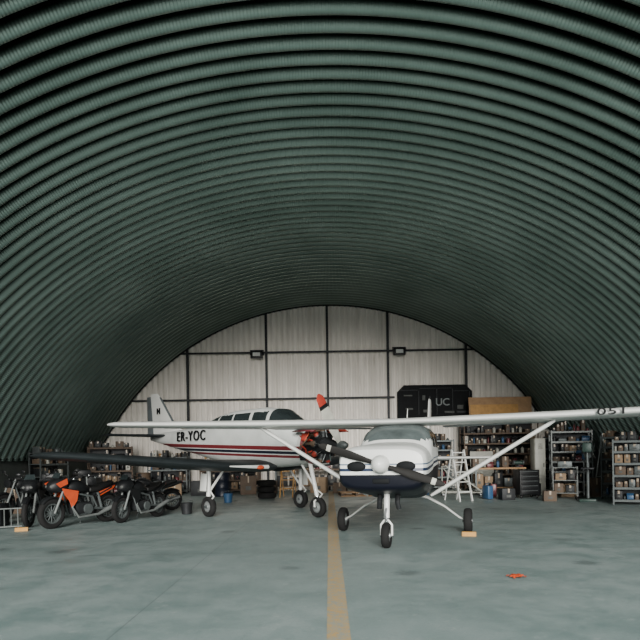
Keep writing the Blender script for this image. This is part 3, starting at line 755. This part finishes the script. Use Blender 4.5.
for z in (.12,.5): mm.tube([(-.31,.66,z),(.31,.66,z)],.02,CREAM,8)
mm.obj('stair_frame',r)
for sx in (-.31,.31):
    for y in (-.6,.62): wheel(r,(sx,y,.06),.06,.04)
def trolley(loc,m,rot=0.,label='red rolling tool cabinet with drawers'):
    r=root('tool_trolley',label,'tool cabinet',loc,rot)
    M().box((0,0,.5),(.66,.45,.78),m,bev=.015).obj('cabinet_body',r)
    for k in range(5):
        d=M().box((0,-.232,.2+k*.15),(.6,.02,.13),m,bev=.006).obj('drawer',r); M().box((0,-.25,.24+k*.15),(.5,.015,.015),STEEL).obj('drawer_handle',d)
    for sx in (-.27,.27):
        for y in (-.17,.17): wheel(r,(sx,y,.06),.06,.035)
    return r
trolley((6.2,18.9,0),BLACK,.2,'black rolling tool cabinet with drawers')
trolley((2.6,22.6,0),BLUE,0.,'blue rolling tool cabinet with drawers')
r=root('wire_cart','open wire cart loaded with loose parts','cart',(7.1,18.1,0),-.3)
mm=M()
for sx in (-.34,.34):
    for sy in (-.2,.2): mm.tube([(sx,sy,.1),(sx,sy,1.0)],.014,RACK,6)
for z in (.2,.58,.96):
    mm.tube([(-.34,-.2,z),(.34,-.2,z),(.34,.2,z),(-.34,.2,z),(-.34,-.2,z)],.012,RACK,6)
mm.obj('cart_frame',r)
for z in (.2,.58,.96): M().box((0,0,z),(.66,.38,.012),STEEL).obj('cart_shelf',r)
for sx in (-.3,.3):
    for y in (-.17,.17): wheel(r,(sx,y,.055),.055,.03)
Rm=Matrix.Rotation(-.3,3,'Z')
for (dx,z,sz,m_) in ((-.18,.207,(.26,.3,.28),DWOOD),(.14,.207,(.24,.26,.22),IRON),(-.12,.587,(.3,.28,.2),CARD),(.18,.587,(.2,.25,.3),BLACK),(0,.967,(.4,.3,.18),STEEL)):
    cardboard_box(Rm@Vector((dx,0,z))+Vector((7.1,18.1,0)),sz,-.3,'boxes on the wire cart',m_)
for l,m_,ro in (((4.9,18.6,0),BLUE,.3),((5.35,19.6,0),MAROON,-.2),((6.75,19.6,0),BLACK,.1),((3.3,21.0,0),BLUE,.6)): jerry(l,m_,ro,1.1,'fuel canisters on the floor')
for l,sz,mt_ in (((6.45,17.6,0),(.36,.3,.3),DWOOD),((7.6,19.2,0),(.5,.35,.42),CARD),((7.6,19.2,.44),(.38,.30,.26),IRON),((-2.3,22.8,0),(.6,.5,.5),DWOOD),((-3.1,22.9,0),(.6,.5,.7),DWOOD),((-.4,23.2,0),(.6,.5,.6),CARD),((.4,22.7,0),(.5,.4,.4),DWOOD),((-4.8,22.7,0),(.8,.6,.55),IRON),((-5.9,22.9,0),(.5,.5,.45),CARD),((-8.8,18.0,0),(.5,.45,.4),CARD),((-8.8,18.0,.42),(.38,.33,.3),CREAM),((-8.7,20.6,0),(.7,.6,.5),DWOOD),((5.4,18.3,0),(.4,.4,.35),IRON),((8.4,19.0,0),(.35,.3,.6),DWOOD),((-7.35,13.2,0),(.4,.35,.5),IRON),((-5.75,17.2,0),(.6,.5,.6),DWOOD),((-7.0,17.2,0),(.7,.5,.9),IRON),((-8.5,16.4,0),(.5,.5,.7),DWOOD)):
    cardboard_box(l,sz,random.uniform(-.25,.25) if (l[2]==0 and -8<l[0]<7) else 0.,None,mt_)
def bucket(loc,m):
    mm=M(); mm.lathe((0,0,0),(0,0,1),[(.11,0),(.12,.01),(.15,.28),(.16,.29),(.145,.28),(.11,.03)],m,22); mm.tube([(-.15,0,.27),(-.14,.08,.33),(0,.12,.36),(.14,.08,.33),(.15,0,.27)],.005,STEEL,5)
    return mm.obj('bucket',label='plastic bucket with wire handle on the floor',cat='bucket',loc=loc)
bucket((-3.65,15.3,0),IRON); bucket((-3.2,18.9,0),BLUE)
shelf_unit((-9.0,19.3,0),1.3,.45,1.7,(.12,.5,.9,1.3,1.65),STEEL,math.radians(75),seed=12,grp='supplies on the side shelving',toplimit=.2)
shelf_unit((-8.3,22.8,0),1.6,.5,1.9,(.12,.55,.98,1.4,1.85),DWOOD,math.radians(15),seed=14,label='dark timber shelving with supplies',grp='supplies on dark shelving',toplimit=.25)
bench((-.6,24.2,0),3.2,.6,.9,DWOOD,STEEL,0,'long dark workbench against the end wall')
for i in range(8):
    x=-2.0+i*.38; k=i%3; g='things on the long workbench'
    if k==0: cardboard_box((x,24.2,.901),(.3,.3,.38),0,g,random.choice([CARD,DWOOD,IRON]))
    elif k==1: can((x,24.1,.901),.09,.24,random.choice([STEEL,YELLOW,MAROON]),g)
    else: toolbox((x,24.15,.901),(.32,.2,.22),random.choice([MAROON,BLUE,STEEL]),0,g)
for i in range(6): cardboard_box((-1.9+i*.5,24.2,.236),(.4,.4,random.uniform(.3,.5)),0,'boxes under the long workbench',random.choice([CARD,IRON,DWOOD,BLACK]))
def drum(loc,m,label):
    mm=M(); mm.lathe((0,0,0),(0,0,1),[(.28,0),(.29,.01),(.28,.03),(.28,.28),(.293,.30),(.28,.32),(.28,.56),(.293,.58),(.28,.60),(.28,.85),(.29,.87),(.27,.88),(.27,.865)],m,28)
    mm.cyl((.17,0,.86),(.17,0,.885),.03,STEEL,10)
    return mm.obj('oil_drum',label=label,cat='drum',loc=loc)
drum((-3.9,21.9,0),NAVY,'dark blue steel oil drum'); drum((-7.2,23.2,0),DWOOD,'rusty brown steel oil drum'); drum((1.6,23.9,0),MAROON,'dark red steel oil drum')
for i in range(3): tire((-2.15,20.6,.105+i*.21))
tire((-7.7,17.9,.105)); tire((-7.68,17.92,.315))
def pallet(loc,rot):
    mm=M()
    for k in range(6): mm.box((0,-.42+k*.168,.13),(1.1,.11,.022),WOOD)
    for x in (-.5,0,.5): mm.box((x,0,.07),(.09,.95,.09),DWOOD)
    for y in (-.42,0,.42): mm.box((0,y,.012),(1.1,.1,.022),WOOD)
    return mm.obj('pallet',label='flat wooden shipping pallet',cat='pallet',loc=loc,rot=rot)
pallet((.9,21.2,0),.1)
# low slanted wheel rack at the far left
mm=M()
for k in range(6):
    x=-.32+k*.13; mm.tube([(x,-.16,.04),(x,.14,.40)],.012,RACK,6)
mm.tube([(-.36,-.16,.04),(.40,-.16,.04)],.015,RACK,6); mm.tube([(-.36,.14,.40),(.40,.14,.40)],.015,RACK,6)
for x in (-.32,.33): mm.tube([(x,.14,.40),(x,.22,.015)],.014,RACK,6); mm.tube([(x,-.18,.015),(x,.22,.015)],.014,RACK,6)
mm.obj('wheel_rack',label='low slanted grey tubular rack on the floor',cat='rack',loc=(-7.0,12.75,0),rot=.5)
def chock(loc,rot):
    mm=M(); mm.prism([(-.09,0),(.09,0),(.04,.07),(-.04,.07)],(0,1,0),(0,0,1),(0,0,0),.24,YELLOW)
    return mm.obj('wheel_chock',label='yellow wooden wheel chock against a tire',cat='chock',loc=loc,rot=rot,group='wheel chocks')
chock((2.43,10.50,0),math.radians(-15)); chock((-6.3,12.25,0),.4)
mm=M()
vs=[];fs=[];N=9
for i in range(N):
    for j in range(N):
        x=(i/(N-1)-.5)*.16; y=(j/(N-1)-.5)*.14; vs.append((x*(1+.2*math.sin(j*2.)),y*(1+.25*math.cos(i*1.7)),.006+.03*abs(math.sin(i*1.3+j*.9))*math.exp(-((x*9)**2+(y*9)**2)*.6)))
for i in range(N-1):
    for j in range(N-1): a=i*N+j; fs.append((a,a+N,a+N+1,a+1))
mm.add(vs,fs,ORANGE); mm.obj('rag',label='small crumpled orange rag on the bare floor',cat='rag',loc=(2.15,6.95,0),rot=.3)

# ================================================================ LIGHT
W=bpy.data.worlds.new('W'); scene.world=W; W.use_nodes=True
bg=W.node_tree.nodes['Background']; bg.inputs[0].default_value=(.91,1.0,.98,1); bg.inputs[1].default_value=1.25
sd=bpy.data.lights.new('overcast_sun','SUN'); sd.energy=7.2; sd.angle=math.radians(26); sd.color=(1,.97,.92)
so=bpy.data.objects.new('overcast_sun',sd); COL.objects.link(so); so.rotation_euler=(math.radians(76),0,math.radians(2))

# ================================================================ CAMERA
cd=bpy.data.cameras.new('camera'); cam=bpy.data.objects.new('camera',cd); COL.objects.link(cam)
cd.sensor_width=36; cd.lens=600/640*36; cd.shift_y=135/640; cd.shift_x=-9/640; cd.clip_end=200
cam.location=(0,0,1.45); cam.rotation_euler=(math.radians(90),math.radians(.9),0)
scene.camera=cam
